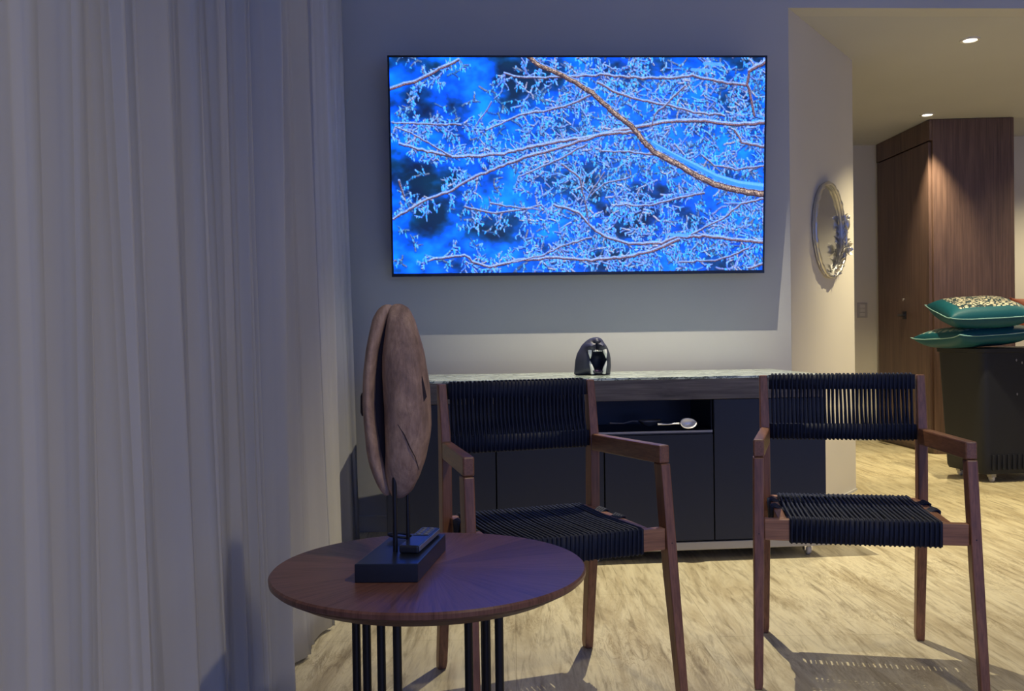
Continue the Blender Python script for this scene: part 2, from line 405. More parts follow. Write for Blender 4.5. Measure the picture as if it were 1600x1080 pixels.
    BR = [([(1540, 300), (1420, 310), (1300, 295), (1150, 300), (1050, 320), (960, 335), (860, 360), (780, 372), (650, 395), (500, 430), (400, 440), (300, 445), (200, 425), (90, 395)], 4.2, 1.8, 1),
          ([(1040, 340), (900, 350), (800, 380), (700, 410), (600, 440), (480, 485), (360, 535), (300, 575), (180, 620), (70, 690)], 3.4, 2.2, 1),
          ([(50, 185), (150, 155), (230, 115), (320, 68)], 3.6, 3, 1),
          ([(1470, 155), (1350, 140), (1250, 120), (1150, 130), (1050, 130), (900, 120), (750, 128), (640, 135), (540, 130), (500, 118)], 3.0, 1.6, 1),
          ([(1545, 60), (1480, 100), (1470, 150), (1490, 220), (1500, 270)], 4.5, 4, 1),
          ([(870, 150), (950, 190), (1050, 220), (1150, 235), (1260, 262), (1380, 275)], 2.6, 2, 1),
          ([(840, 200), (780, 230), (680, 260), (560, 280), (430, 340)], 2.4, 1.3, 1),
          ([(330, 320), (180, 318), (60, 312)], 1.8, 1.2, 1),
          ([(1545, 775), (1430, 765), (1300, 750), (1200, 755), (1130, 780), (1000, 785), (900, 755), (840, 710), (800, 660), (700, 630)], 3.6, 2.0, 1),
          ([(1200, 765), (1100, 810), (1000, 835), (850, 850), (700, 840), (560, 850), (450, 880), (380, 860), (350, 830), (220, 850)], 3.4, 1.8, 1),
          ([(1545, 600), (1450, 622), (1380, 680), (1250, 745)], 2.4, 1.5, 1), ([(1300, 580), (1200, 600), (1080, 630), (950, 630)], 2.2, 1.4, 1),
          ([(730, 470), (800, 520), (820, 600), (840, 700)], 2.0, 1.5, 1), ([(1220, 160), (1150, 225), (1100, 275), (1085, 320)], 2.0, 1.6, 1),
          ([(350, 640), (450, 665), (550, 655), (650, 630)], 2.0, 1.4, 1), ([(450, 625), (530, 640), (640, 650)], 1.8, 1.2, 0),
          ([(900, 500), (860, 560), (825, 620)], 1.5, 1, 0), ([(1000, 520), (900, 545), (850, 590)], 1.6, 1, 0),
          ([(450, 230), (405, 300), (385, 330)], 1.6, 1, 0), ([(1545, 860), (1480, 880)], 3, 2, 0), ([(1420, 330), (1450, 380), (1545, 395)], 3, 3, 1),
          ([(1100, 430), (1000, 420), (880, 415)], 2, 1.3, 1), ([(90, 540), (110, 600)], 3, 2, 0), ([(1480, 800), (1350, 850), (1200, 855)], 2, 1.4, 1), ([(1545, 470), (1430, 485), (1340, 470), (1290, 430)], 2, 1.5, 1),
          ([(830, 390), (760, 430), (680, 470), (560, 520)], 2.0, 1.2, 1), ([(290, 440), (220, 400), (130, 350), (75, 330)], 1.8, 1.1, 1), ([(850, 760), (740, 790), (660, 830), (540, 860)], 2.0, 1.2, 1)]
    for pts, w0, w1, tw in BR:
        p = [U(*q) for q in pts]; pd = dens(p, 9)
        if tw:
            for q in pd:
                if rng.random() < .78: twig(q[0], q[1], rng.uniform(-PI, PI), rng.uniform(12, 34), 1.2, 1+(rng.random() < .3))
    for _ in range(230):
        x = NX*rng.uniform(.35, 1); y = NY*rng.random(); twig(x, y, rng.uniform(-PI, PI), rng.uniform(14, 40), 1.3, 1)
    for pts, w0, w1, tw in BR:
        p = wob(dens([U(*q) for q in pts], 8), .7)
        stroke([(x_, y_-w0*.5) for x_, y_ in p], w0*.9+1, w1*.9+.8, (135, 165, 205), .3, .9)
        stroke([(x_, y_+w0*.22) for x_, y_ in p], w0+.3, w1+.2, (42, 30, 52), .5, .9)
        stroke([(x_, y_+w0*.05) for x_, y_ in p], w0*.45, w1*.45, (130, 95, 95), .8, .85)
    T = dens([U(*q) for q in [(590, 50), (640, 88), (720, 120), (780, 150), (850, 190), (900, 235), (960, 285), (1010, 320), (1050, 370), (1100, 420), (1180, 460), (1250, 500), (1340, 545), (1420, 565), (1550, 585)]], 6)
    SN = dens([U(*q) for q in [(1090, 385), (1180, 432), (1260, 470), (1350, 515), (1440, 542), (1550, 555)]], 6)
    stroke(SN, 5, 14, (50, 125, 205), .1, 1); stroke([(x_, y_-3) for x_, y_ in SN], 2, 5, (90, 160, 215), .1, .9)
    TT = wob(T, .5)
    stroke([(x_, y_-2.5) for x_, y_ in TT], 6, 8, (120, 155, 200), .4, .9)
    stroke(TT, 7, 11.5, (50, 34, 40), .8, 1)
    stroke([(x_+.6, y_-1) for x_, y_ in TT], 4.5, 7.5, (104, 86, 78), 1.1, .9)
    stroke([(x_+.8, y_-2) for x_, y_ in TT], 1.6, 2.6, (150, 128, 112), 1.3, .8)
    for q in T:
        for _ in range(3):
            px, py = q[0]+rng.normal()*3, q[1]+rng.normal()*2.5; stroke([(px, py), (px+1.5, py+.8)], 1.2, .8, pick([(35, 25, 30), (215, 190, 170), (70, 50, 45)]), .2, .8)
    for x_, y_ in [(1280, 95), (1330, 70), (1200, 745)]:
        p = U(x_, y_); stroke([(p[0]-14, p[1]), (p[0]+14, p[1]+2)], 5, 6, (80, 145, 205), .1, .9)
    img = np.clip(img, 0, 255)/255
    lin = np.where(img <= .04045, img/12.92, ((img+.055)/1.055)**2.4)
    sat = np.clip(1-2.2*lin[..., 0]/(lin[..., 2]+1e-4), 0, 1); lin[..., 2] = lin[..., 2]+6.5*sat*lin[..., 2]**3
    # grid mesh
    x0, x1, z0, z1 = -W/2+bz, W/2-bz, -Hh/2+bz*1.7, Hh/2-bz
    me = bpy.data.meshes.new('screen')
    X, Z = np.meshgrid(np.linspace(x0, x1, NX), np.linspace(z1, z0, NY))
    co = np.stack([X, np.full_like(X, -.0005), Z], -1).reshape(-1, 3)
    idx = np.arange(NX*NY).reshape(NY, NX)
    qd = np.stack([idx[:-1, :-1], idx[1:, :-1], idx[1:, 1:], idx[:-1, 1:]], -1).reshape(-1, 4)
    me.vertices.add(len(co)); me.vertices.foreach_set('co', co.ravel())
    me.loops.add(qd.size); me.loops.foreach_set('vertex_index', qd.ravel().astype(np.int32))
    me.polygons.add(len(qd)); me.polygons.foreach_set('loop_start', np.arange(0, qd.size, 4, dtype=np.int32))
    me.update(calc_edges=True)
    at = me.color_attributes.new('picture', 'FLOAT_COLOR', 'POINT')
    at.data.foreach_set('color', np.concatenate([lin.reshape(-1, 3), np.ones((NX*NY, 1))], 1).astype(np.float32).ravel())
    ms = bpy.data.materials.new('screen_picture'); ms.use_nodes = True; q = NT(ms)
    q.b.inputs['Base Color'].default_value = (.005, .005, .008, 1); q.b.inputs['Roughness'].default_value = .25
    q.b.inputs['Emission Strength'].default_value = 1.7
    an = q.n('ShaderNodeAttribute'); an.attribute_name = 'picture'; q.l(an.outputs['Color'], q.b.inputs['Emission Color'])
    me.materials.append(ms)
    link(bpy.data.objects.new('screen', me), t)
    ox, oy = .0, .062
    obj('wall_bracket', box(B(), -.22, .22, .060, .112, -.16, .10), M_blackmetal, t, bevel=.003)
tv()

# ------------------------------------------------------------------ round mirror on the angled wall
rc = Vector((1.648, 4.764, 1.431)); RR = .240
mt = thing('wall_mirror', 'round silver-framed mirror with a sculpted leafy branch on the angled wall', 'mirror', rc, math.atan2(ta.y, ta.x))
NR = Matrix.Rotation(R(0), 4, 'X')
def ringpt(a_, r=RR, y=-.022): return Vector((r*math.cos(a_), y, r*math.sin(a_)))
bm = B(); N = 120
tube(bm, [ringpt(2*PI*k/N) for k in range(N)], [.010+.003*math.sin(k*.35)*math.sin(k*1.3) for k in range(N)], 10, closed=True)
tube(bm, [ringpt(2*PI*k/N, RR-.004, -.010) for k in range(N)], .0085, 8, closed=True)
obj('frame', bm, M_silver, mt, smooth=True, angle=180)
M_mirror = mat('mirror_glass', (.62, .63, .64), .12, 1.0)
bm = B(); lathe(bm, [(0, .004), (RR-.004, .004), (RR-.004, .009), (0, .009)], 64)
for v in bm.verts: v.co = Vector((v.co.x, -v.co.z, v.co.y))
obj('mirror_glass', bm, M_mirror, mt)
bm = B()
def leaf(bm, c, d, L, wd_, th=.006, curl=.02):
    d = d.normalized(); s_ = d.cross(Vector((0, -1, 0))).normalized(); n_ = d.cross(s_)
    K = 8; rows = []
    for i in range(K+1):
        t_ = i/K; ww = wd_*math.sin(PI*min(1, t_*.96+.04))**.8+.0006
        c_ = c+d*L*t_+n_*curl*math.sin(PI*t_)
        rows.append([bm.verts.new(c_+s_*ww), bm.verts.new(c_+n_*th), bm.verts.new(c_-s_*ww), bm.verts.new(c_-n_*th*.4)])
    for a_, b_ in zip(rows, rows[1:]):
        for k in range(4): bm.faces.new((a_[k], a_[(k+1) % 4], b_[(k+1) % 4], b_[k]))
    bm.faces.new(rows[0][::-1]); bm.faces.new(rows[-1])
rs = random.Random(4)
tube(bm, [ringpt(R(a_), RR+.004*math.sin(a_*.3), -.034) for a_ in range(-85, 24, 4)], [.005+.004*math.sin(PI*i/27) for i in range(len(range(-85, 24, 4)))], 8)
for a_ in range(-78, -24, 4):
    a2 = R(a_+rs.uniform(-2, 2)); tdir = Vector((-math.sin(a2), rs.uniform(-.5, -.1), math.cos(a2)))
    side = -1 if rs.random() < .7 else .4
    leaf(bm, ringpt(a2, RR-.01, -.03), (tdir+side*.55*Vector((math.cos(a2), 0, math.sin(a2)))), rs.uniform(.04, .062), .011, .005, .010)
for a_, L in ((-20, .06), (-14, .075), (2, .07), (12, .08), (17, .06), (-4, .05)):
    a2 = R(a_); tdir = Vector((-math.sin(a2), -.35, math.cos(a2)))
    for side in (-1, 1): leaf(bm, ringpt(a2, RR, -.03), tdir*.8+side*.6*Vector((math.cos(a2), 0, math.sin(a2))), L*.7, .012, .005, .010)
c0 = ringpt(R(-22), RR-.012, -.05)
for k in range(7):
    a2 = 2*PI*k/7; leaf(bm, c0, Vector((math.cos(a2), -.5, math.sin(a2))), .042, .014, .004, .010)
ellipsoid(bm, c0+Vector((0, -.008, 0)), (.011, .011, .011))
c1 = ringpt(R(12), RR+.002, -.04)
ellipsoid(bm, c1, (.014, .014, .034)); ellipsoid(bm, c1+Vector((.004, -.004, .036)), (.010, .010, .012))
tube(bm, [c1+Vector((.008, -.006, .040)), c1+Vector((.024, -.01, .048))], [.003, .0008], 6)
obj('branch_ornament', bm, M_silver, mt, smooth=True, angle=50)

# ------------------------------------------------------------------ sheer curtain
def curtain():
    F = 1424.56
    rid = [(-420, -420, .45), (-220, -200, .62), (-60, -50, .80), (50, 80, .98), (120, 135, 1.13), (172, 237, 1.36), (266, 303, 1.62), (304, 353, 1.78), (358, 379, 1.98), (385, 413, 2.10), (441, 457, 2.22),
           (485, 512, 2.80), (512, 534, 3.40), (528, 546, 3.75), (541, 556, 4.0)]
    V = []      # control rows: (Y, Xtop, Xbot)
    rs_ = random.Random(11)
    for i, (xt, xb, Y) in enumerate(rid):
        X_t, X_b = (xt-800)/F*Y, (xb-800)/F*Y
        if i: 
            Yp, tp, bp_ = V[-1]; g = Y-Yp; dep = .055+.03*rs_.random()
            if i > 10: dep += .02
            V.append((Yp+.02*min(1, g*4), tp-.03, bp_-.03))
            V.append((Yp+g*.22, min(tp, X_t)-dep, min(bp_, X_b)-dep))
            V.append((Yp+g*.46, (tp+X_t)/2-dep*.72, (bp_+X_b)/2-dep*.72))
            V.append((Yp+g*.55, (tp+X_t)/2-dep*.40, (bp_+X_b)/2-dep*.40))
            V.append((Yp+g*.66, (tp+X_t)/2-dep*.66, (bp_+X_b)/2-dep*.66))
            V.append((Yp+g*.88, X_t-dep*.22, X_b-dep*.22))
        V.append((Y, X_t, X_b))
    V.append((4.12, V[-1][1]-.03, V[-1][2]-.03))
    V = [Vector(v) for v in V]; P = []
    for i in range(len(V)-1):
        a_, b_, c_, d_ = V[max(i-1, 0)], V[i], V[i+1], V[min(i+2, len(V)-1)]
        for k in range(7):
            t_ = k/7; P.append(.5*((2*b_)+(c_-a_)*t_+(2*a_-5*b_+4*c_-d_)*t_*t_+(3*b_-a_-3*c_+d_)*t_**3))
    P.append(V[-1])
    crease = [(.009 if rs_.random() < .22 and k % 7 in (1, 2, 3, 4, 5) else 0) for k in range(len(P))]; bm = B(); rows = []; NZ = 30; ZT, ZB = LZ-.01, .012
    xz = 2.3      # height where the top set of fold positions applies
    for j in range(NZ+1):
        z = ZB+(ZT-ZB)*j/NZ; h = z/xz; row = []
        for k, p in enumerate(P):
            hh = h**.85 if h < 1 else 1+(h-1)*.5
            X = p.z+(p.y-p.z)*hh
            Y = p.x
            X += .006*math.sin(z*2.1+k*.11)*math.sin(k*.35)
            X += crease[k]
            Y += .008*math.sin(z*1.7+k*.05)
            row.append(bm.verts.new((X, Y, z)))
        rows.append(row)
    for a_, b_ in zip(rows, rows[1:]):
        for k in range(len(P)-1): bm.faces.new((a_[k], a_[k+1], b_[k+1], b_[k]))
    m = mat('sheer_voile', (.62, .60, .56), .8, spec=.15); t = NT(m)
    tr = t.n('ShaderNodeBsdfTranslucent'); tr.inputs[0].default_value = (.75, .75, .75, 1)
    tp_ = t.n('ShaderNodeBsdfTransparent'); mx = t.n('ShaderNodeMixShader'); mx.inputs[0].default_value = .48; mx2 = t.n('ShaderNodeMixShader'); mx2.inputs[0].default_value = .10
    out = t.t.nodes['Material Output']
    t.l(t.b.outputs[0], mx.inputs[1]); t.l(tr.outputs[0], mx.inputs[2]); t.l(mx.outputs[0], mx2.inputs[1]); t.l(tp_.outputs[0], mx2.inputs[2]); t.l(mx2.outputs[0], out.inputs[0])
    nz = t.noise(t.coords((250, 250, 400)), 2, 2, .6); t.bump(nz, .08, .001)
    c_ = t.ramp(t.noise(t.coords((9, 9, .8)), 2, 3, .6), [(0.3, (.77, .76, .735)), (0.7, (.83, .82, .79))]); t.base(c_)
    o = obj('curtain', bm, m, None, smooth=True, angle=180)
    tag(o, 'floor-length sheer white curtain hanging in soft folds along the left', 'curtain')
    o.modifiers.new('thick', 'SOLIDIFY').thickness = .0015
curtain()

# ------------------------------------------------------------------ sideboard on casters
K = .0903
def sideboard():
    t = thing('sideboard', 'long charcoal sideboard on casters with pale veined top under the television', 'sideboard', (0, 3.5332, 0), K)
    x0, x1, dp, ht = -.491, 1.257, .60, .7318
    # veined pale top
    m = mat('veined_glass_top', (.6, .68, .62), .12, spec=.6); q = NT(m)
    v = q.coords((1, 1, 1)); n1 = q.noise(v, 4.5, 8, .7, 2.5); n2 = q.noise(v, 11, 6, .7, 1.5)
    c = q.ramp(n1, [(0.38, (.66, .74, .66)), (0.45, (.66, .76, .67)), (0.5, (.06, .09, .07)), (0.55, (.64, .74, .65)), (0.8, (.50, .58, .53))])
    c2 = q.ramp(n2, [(0.3, (.75, .78, .75)), (.6, (1.05, 1.05, 1.05))]); q.base(q.mix(1, c, c2, 'MULTIPLY'))
    obj('top', box(B(), x0-.004, x1+.004, -.006, dp, ht-.010, ht), m, t, bevel=.001)
    obj('drawer_band', box(B(), x0, x1, 0, .02, .641, ht-.0105), M_cabwood, t, bevel=.001)
    bm = B()
    box(bm, x0, x0+.018, .004, dp, .078, .7212); box(bm, x1-.018, x1, .004, dp, .078, .7212)
    box(bm, x0+.0185, x1-.0185, dp-.012, dp, .078, .7212); box(bm, x0+.0185, x1-.0185, .021, dp-.0125, .078, .096)
    box(bm, x0+.0185, x1-.0185, .021, dp-.0125, .702, .7212)
    obj('carcass', bm, M_cab, t)
    bm = B(); a0, a1 = -.064, .792
    box(bm, a0, a1, .002, dp-.03, .505, .519); box(bm, a0, a1, .0205, dp-.03, .640, .655)
    box(bm, a0-.004, a0-.0005, .020, dp-.03, .505, .640); box(bm, a1+.0005, a1+.005, .020, dp-.03, .505, .640); box(bm, a0, a1, .30, .31, .5195, .6395)
    obj('open_shelf', bm, M_cabin, t)
    obj('shelf_edge', box(B(), a0, a1, -.001, .002, .511, .519), M_grey, t)
    for (u0, u1, zt) in ((x0+.002, -.0690, .639), (-.0665, .356, .503), (.3585, .7955, .503), (.798, x1-.002, .639)):
        d = obj('door', box(B(), u0+.001, u1-.001, -.0, .018, .082, zt), M_cab, t, bevel=.0015)
        if zt > .6:
            e = u1-.012 if u0 < 0 else u0+.004
            obj('finger_pull', box(B(), e, e+.008, -.0015, .001, .535, .592), M_blackpaint, d)
    obj('base_rail', box(B(), x0-.01, x1+.012, -.004, dp, .045, .077), M_grey, t, bevel=.002)
    for cx in (x0+.22 if False else .33, x1-.06):
        for cy in (.05, dp-.06):
            if cx < 1 and cy > .3: continue
            caster(t, cx, cy, .0225)
    for cy in (.05, dp-.06): caster(t, x0+.06, cy, .0225)
def caster(t, cx, cy, r, top=.0455):
    bm = B(); box(bm, cx-.018, cx+.018, cy-.014, cy+.014, r+.008, top)
    box(bm, cx-.016, cx-.012, cy-.012, cy+.012, r-.004, r+.010); box(bm, cx+.012, cx+.016, cy-.012, cy+.012, r-.004, r+.010)
    c = obj('caster', bm, M_chrome, t, bevel=.001)
    bm = B(); lathe(bm, [(0, -.010), (r*.8, -.010), (r, -.006), (r, .006), (r*.8, .010), (0, .010)], 24)
    for v in bm.verts: v.co = Vector((cx+v.co.z, cy+v.co.x, r+v.co.y))
    obj('wheel', bm, M_caster, c, smooth=True)
sideboard()
def cabp(s, d, z): return Vector((s*math.cos(K)-d*math.sin(K), 3.5332+s*math.sin(K)+d*math.cos(K), z))

# spoon and a dim utensil in the open shelf
def spoon(name, label, loc, rz, S, m, tilt=0):
    t = thing(name, label, 'spoon', loc, rz, 'spoons in the open shelf'); t.rotation_euler = (tilt, 0, rz)
    bm = B(); nu, nv = 18, 8; rows = []
    for i in range(nv+1):
        rr = i/nv; rows.append([bm.verts.new((S*.034*rr*math.cos(2*PI*k/nu)*(1+.12*math.cos(2*PI*k/nu)), S*.024*rr*math.sin(2*PI*k/nu), S*(.004+.018*rr*rr))) for k in range(nu)])
    for a_, b_ in zip(rows[1:], rows[2:]):
        for k in range(nu): bm.faces.new((a_[k], a_[(k+1) % nu], b_[(k+1) % nu], b_[k]))
    bm.faces.new(rows[1]); 
    for v in rows[0]: bm.verts.remove(v)
    o = obj('bowl', bm, m, t, smooth=True, angle=180); o.modifiers.new('s', 'SOLIDIFY').thickness = .0025
    obj('stem', tube(B(), [(-S*.034, 0, S*.021), (-S*.05, 0, S*.022), (-S*.08, 0, S*.017), (-S*.12, 0, S*.020)], [.0035, .0028, .0026, .004], 8), m, t, smooth=True)
spoon('spoon', 'shiny silver spoon lying on the edge of the open shelf of the sideboard', cabp(.69, .012, .536), K, 1.0, mat('spoon_silver', (.85, .84, .80), .35, .55), R(58))
spoon('spoon', 'dim grey spoon lying inside the dark open shelf, left of the shiny one', cabp(.56, .10, .520), K+.3, 1.5, mat('dull_pewter', (.20, .21, .24), .5, .6))

# ------------------------------------------------------------------ panther head
def panther():
    Yc = 3.95; px = (925-800)/1424.56*3.84
    t = thing('panther_head', 'black roaring panther head figurine with white fangs on the sideboard', 'figurine', (px, 3.84, .7322), .04)
    S = 1/12/1424.56*3.84
    o3 = lambda x, y: ((x-625)*S, (925-y)*S)     # crop pixel -> local x,z (front plane)
    OUT = [(275, 925), (285, 800), (300, 650), (335, 520), (425, 365), (500, 290), (570, 243), (640, 220), (700, 214), (770, 228), (812, 262), (850, 320), (915, 420), (952, 520), (968, 620), (972, 760), (955, 925)]
    # closed outline sampled by angle around the mouth centre
    mc = (715, 640); pts = [Vector((x-mc[0], -(y-mc[1]))) for x, y in OUT]
    pts += [Vector((x-mc[0], -(925-mc[1]))) for x in (860, 780, 715, 640, 560, 470, 370)]
    n = 72
    def hit(a_):
        d = Vector((math.cos(a_), math.sin(a_))); best = 300
        for p, q in zip(pts, pts[1:]+pts[:1]):
            e = q-p; den = d.x*(-e.y)+e.x*d.y
            det = d.x*e.y-d.y*e.x
            if abs(det) < 1e-9: continue
            tt = (p.x*e.y-p.y*e.x)/det; uu = (p.x*d.y-p.y*d.x)/det
            if tt > 0 and -1e-6 <= uu <= 1+1e-6: best = tt
        return best
    def mouth(a_):
        c_, s_ = math.cos(a_), math.sin(a_)
        hw = 150-(18 if s_ < 0 else 0); hh = 165 if s_ > 0 else 225
        return 1/((abs(c_/hw)**2.6+abs(s_/hh)**2.6)**(1/2.6))
    bm = B(); rings = []
    def P(x, y, dep):  # local px coords -> 3D
        X, Z = o3(mc[0]+x, mc[1]-y); return Vector((X, -dep*S, max(Z, .0)))
    seq = [('c', .25), ('c', .6), ('c', .92), ('m', 0), ('m', .08), ('m', .2), ('m', .35), ('m', .5), ('m', .66), ('m', .8), ('m', .92), ('m', 1.0), ('b', .94), ('b', .8), ('b', .55), ('b', .25)]
    for kind, v in seq:
        ring = []
        for k in range(n):
            a_ = 2*PI*k/n+.01; mo, ou = mouth(a_), hit(a_); c_, s_ = math.cos(a_), math.sin(a_)
            if kind == 'c':
                r = mo*(.25+.75*v)*.9; dep = 20+(1-v)*-150; dep = -130+150*v**2
            elif kind == 'm':
                r = mo+(ou-mo)*v; dep = 40+150*math.sin(PI*.5*(1-v))**.6*(1 if v > 0 else 1)
                if v == 0: dep = 150
                dep = dep*(1-.15*max(0, s_))
                x_, y_ = r*c_, r*s_
                for bx, by, br, bh in ((-125, 262, 95, 125), (85, 262, 90, 125), (-15, 375, 90, 90), (-30, -215, 120, 50)):
                    dd = ((x_-bx)**2+(y_-by)**2)/br**2; dep += bh*math.exp(-dd*1.6)
                gx = abs(x_+20); dep -= 60*math.exp(-(gx/16)**2)*(1 if 180 < y_ < 330 else 0)
                dep -= 55*math.exp(-((y_-335+.1*abs(x_+20))/18)**2)*(1 if abs(x_+20) > 40 and abs(x_+20) < 170 else 0)
            else:
                r = ou*v; dep = -(math.cos(v*PI/2)*260)
            ring.append(bm.verts.new(P(r*c_, r*s_, dep)))
        rings.append(ring)
    for a_, b_ in zip(rings, rings[1:]):
        for k in range(n): bm.faces.new((a_[k], a_[(k+1) % n], b_[(k+1) % n], b_[k]))
    bm.faces.new(rings[0][::-1]); bm.faces.new(rings[-1])
    mb = mat('black_panther_paint', (.030, .032, .055), .48, spec=.45)
    obj('head', bm, mb, t, smooth=True, angle=60)
    mi = mat('ivory_fang', (.80, .80, .76), .25)
    def fang(pts_, rs_):
        bm = B(); tube(bm, [P(x-mc[0], mc[1]-y, dp) for x, y, dp in pts_], [r*S for r in rs_], 10); obj('fang', bm, mi, t, smooth=True)
    fang([(562, 460, 185), (560, 520, 205), (566, 575, 195), (568, 610, 185)], [36, 32, 18, 3])
    fang([(835, 455, 185), (848, 515, 205), (858, 570, 195), (862, 612, 185)], [40, 34, 18, 3])
    fang([(615, 885, 150), (598, 800, 190), (572, 720, 195), (556, 648, 180)], [46, 36, 24, 4])
    fang([(815, 885, 150), (830, 800, 190), (852, 720, 195), (872, 650, 180)], [42, 32, 22, 4])
    bm = B()
    for i, x in enumerate((640, 672, 706, 740, 772)): ellipsoid(bm, P(x-mc[0], mc[1]-470, 180), (15*S, 12*S, (20-3*abs(i-1))*S), u=10, v=8)
    obj('incisors', bm, mi, t, smooth=True)
    bm = B(); ellipsoid(bm, P(715-mc[0], mc[1]-850, 90), (80*S, 110*S, 42*S)); 
    obj('tongue', bm, mat('dark_plum_tongue', (.07, .04, .09), .35), t, smooth=True)
    bm = B(); ellipsoid(bm, P(-20, 345, 235), (38*S, 26*S, 24*S)); obj('nose', bm, mb, t, smooth=True)
panther()

# ------------------------------------------------------------------ armchairs
def armchair(label, x, y, rz):
    t = thing('armchair', label, 'chair', (x, y, 0), rz, 'armchairs in front of the sideboard')
    W, WB = .229, .230; pw = .027
    Z = lambda v: v
    # rear legs with back posts (front of the chair is -y)
    for s in (-1, 1):
        secs = []
        for z, yc, dpt, wd_ in ((0, .006, .026, .022), (.02, .004, .030, .025), (.38, -.046, .040, pw), (.60, -.050, .040, pw), (.70, -.040, .028, .025), (.775, -.030, .018, .023)):
            o = WB if z < .1 else W
            xa, xb = sorted((s*o, s*(o-wd_))); secs.append((xa, xb, yc-dpt/2, yc+dpt/2, z))
        obj('rear_leg', bar(B(), secs), M_chair, t, bevel=.003)
    ha = .6245
    def fx(z): a_ = z/ha; return .2763+(.2678-.2763)*a_, .4587+(.3876-.4587)*a_
    for s in (-1, 1):
        secs = []
        for z in (0, .015, .30, .45, ha-.046):
            ox, fy = fx(z); wd_ = .026 if z > .2 else .022+.004*z/.2; dp_ = .040 if z > .35 else .026+.014*z/.35
            if z == 0: ox -= .002; wd_ -= .004
            xa, xb = sorted((s*ox, s*(ox-wd_))); secs.append((xa, xb, -fy, -fy+dp_, z))
        obj('front_leg', bar(B(), secs), M_chair, t, bevel=.003)
    for s in (-1, 1):
        bm = B(); ox, fy = fx(ha); z0, z1 = ha-.0455, ha
        P_ = [(s*(W+.0005), -.030), (s*(W-pw+.004), -.075), (s*(ox-.027), -fy+.04), (s*(ox-.027), -fy-.001), (s*(ox+.001), -fy-.001), (s*(W+.0005), -.075)]
        P_ = [(s*(W), -.0705), (s*(W-pw), -.0705), (s*(ox-.027), -fy-.001), (s*(ox+.001), -fy-.001)]
        prism(bm, P_, z0, z1)
        obj('armrest', bm, M_chairy, t, bevel=.004)
    # seat frame
    z0, z1 = .368, .4225
    ox, fy = fx(.4); yf = -fy+.006
    obj('front_rail', box(B(), -(ox-.0265), ox-.0265, yf, yf+.024, z0, z1), M_chairx, t, bevel=.003)
    obj('back_rail', box(B(), -.2015, .2015, -.062, -.038, z0, z1), M_chairx, t, bevel=.003)
    for s in (-1, 1):
        xa, xb = sorted((s*.1865, s*.2085)); obj('side_rail', box(B(), xa, xb, yf+.0245, -.0625, z0, z1), M_chairy, t, bevel=.003)
    # seat cords: closed loops round the front and back rails
    rj = random.Random(3); r = .0034
    bm = B(); PW = .182; n = 31
    for i in range(n):
        xx_ = -PW+2*PW*(i+.5)/n; e = rj.uniform(-.0018, .0018); e2 = rj.uniform(-.0018, .0018)
        ya, yb, zt, zb = yf-.004, -.036, z1+.004, z0-.004
        loop = [(xx_+e, ya, zt-.004), (xx_+e, ya+.004, zt), (xx_+(e+e2)/2, (ya+yb)/2, zt-.004), (xx_+e2, yb-.004, zt), (xx_+e2, yb, zt-.004),
                (xx_+e2, yb, zb+.004), (xx_+e2, yb-.004, zb), (xx_+e2*.9, -.066, zb), (xx_+e2, -.068, zb+.006), (xx_+e2, -.068, zt-.013), (xx_, (ya+yb)/2, zt-.011), (xx_+e, yf+.030, zt-.013), (xx_+e, yf+.030, zb+.006), (xx_+e, yf+.026, zb), (xx_+e, ya+.004, zb), (xx_+e, ya, zb+.004)]
        tube(bm, loop, r, 6, closed=True)
    # solid wrapping sheath over the rails between the turns
    box(bm, -PW, PW, yf-.0035, yf+.0275, z0-.0035, z1+.0035); box(bm, -PW, PW, -.0655, -.0345, z0-.0035, z1+.0035)
    # cross bands under the seat wrapped over the side rails
    for yy_, wd_ in ((-.135, .035), (-.235, .035), (-.325, .0)):
        if not wd_: continue
        for k in range(4):
            y_ = yy_-wd_/2+wd_*k/3
            tube(bm, [(-.212, y_, z0-.003), (-.212, y_, z1+.003), (-.204, y_, z1+.0045), (-.18, y_, z1-.009), (0, y_, z1-.012), (.18, y_, z1-.009), (.204, y_, z1+.0045), (.212, y_, z1+.003), (.212, y_, z0-.003), (0, y_, z0+.0)], .0048, 6, closed=True)
    obj('seat_cords', bm, M_cord, t, smooth=True, angle=180)
    # backrest: rails wrapped in cord
    PW = W-pw-.001; n = 35; zt, zb = .778, .590
    yc = lambda z: -.050+(z-.60)/.175*.020 if z > .6 else -.05
    bm = B()
    for zz in (zt-.046, zb): box(bm, -PW, PW, yc(zz+.02)-.009, yc(zz+.02)+.009, zz+.004, zz+.040)
    obj('back_slats', bm, mat('dark_rail', (.010, .012, .022), .6), t, bevel=.004)
    bm = B()
    for i in range(n):
        xx_ = -PW+.004+2*(PW-.004)*(i+.5)/n; e = rj.uniform(-.0013, .0013); e2 = rj.uniform(-.0013, .0013); em = rj.uniform(-.0012, .0012)
        yt, yb = yc(zt-.02), yc(zb+.02)
        loop = [(xx_+e, yt-.012, zt-.004), (xx_+e, yt-.012, zt-.042), (xx_+em, (yt+yb)/2-.0035, (zt+zb)/2), (xx_+e2, yb-.012, zb+.042), (xx_+e2, yb-.012, zb+.003), (xx_+e2, yb-.008, zb), (xx_+e2, yb+.008, zb), (xx_+e2, yb+.012, zb+.004),
                (xx_+em, (yt+yb)/2+.0035, (zt+zb)/2), (xx_+e, yt+.012, zt-.004), (xx_+e, yt+.008, zt), (xx_+e, yt-.008, zt)]
        tube(bm, loop, .0031, 6, closed=True)
    # the turns lie tight over the rails
    for zz in (zt-.046, zb): box(bm, -PW, PW, yc(zz+.02)-.0115, yc(zz+.02)+.0115, zz+.002, zz+.044)
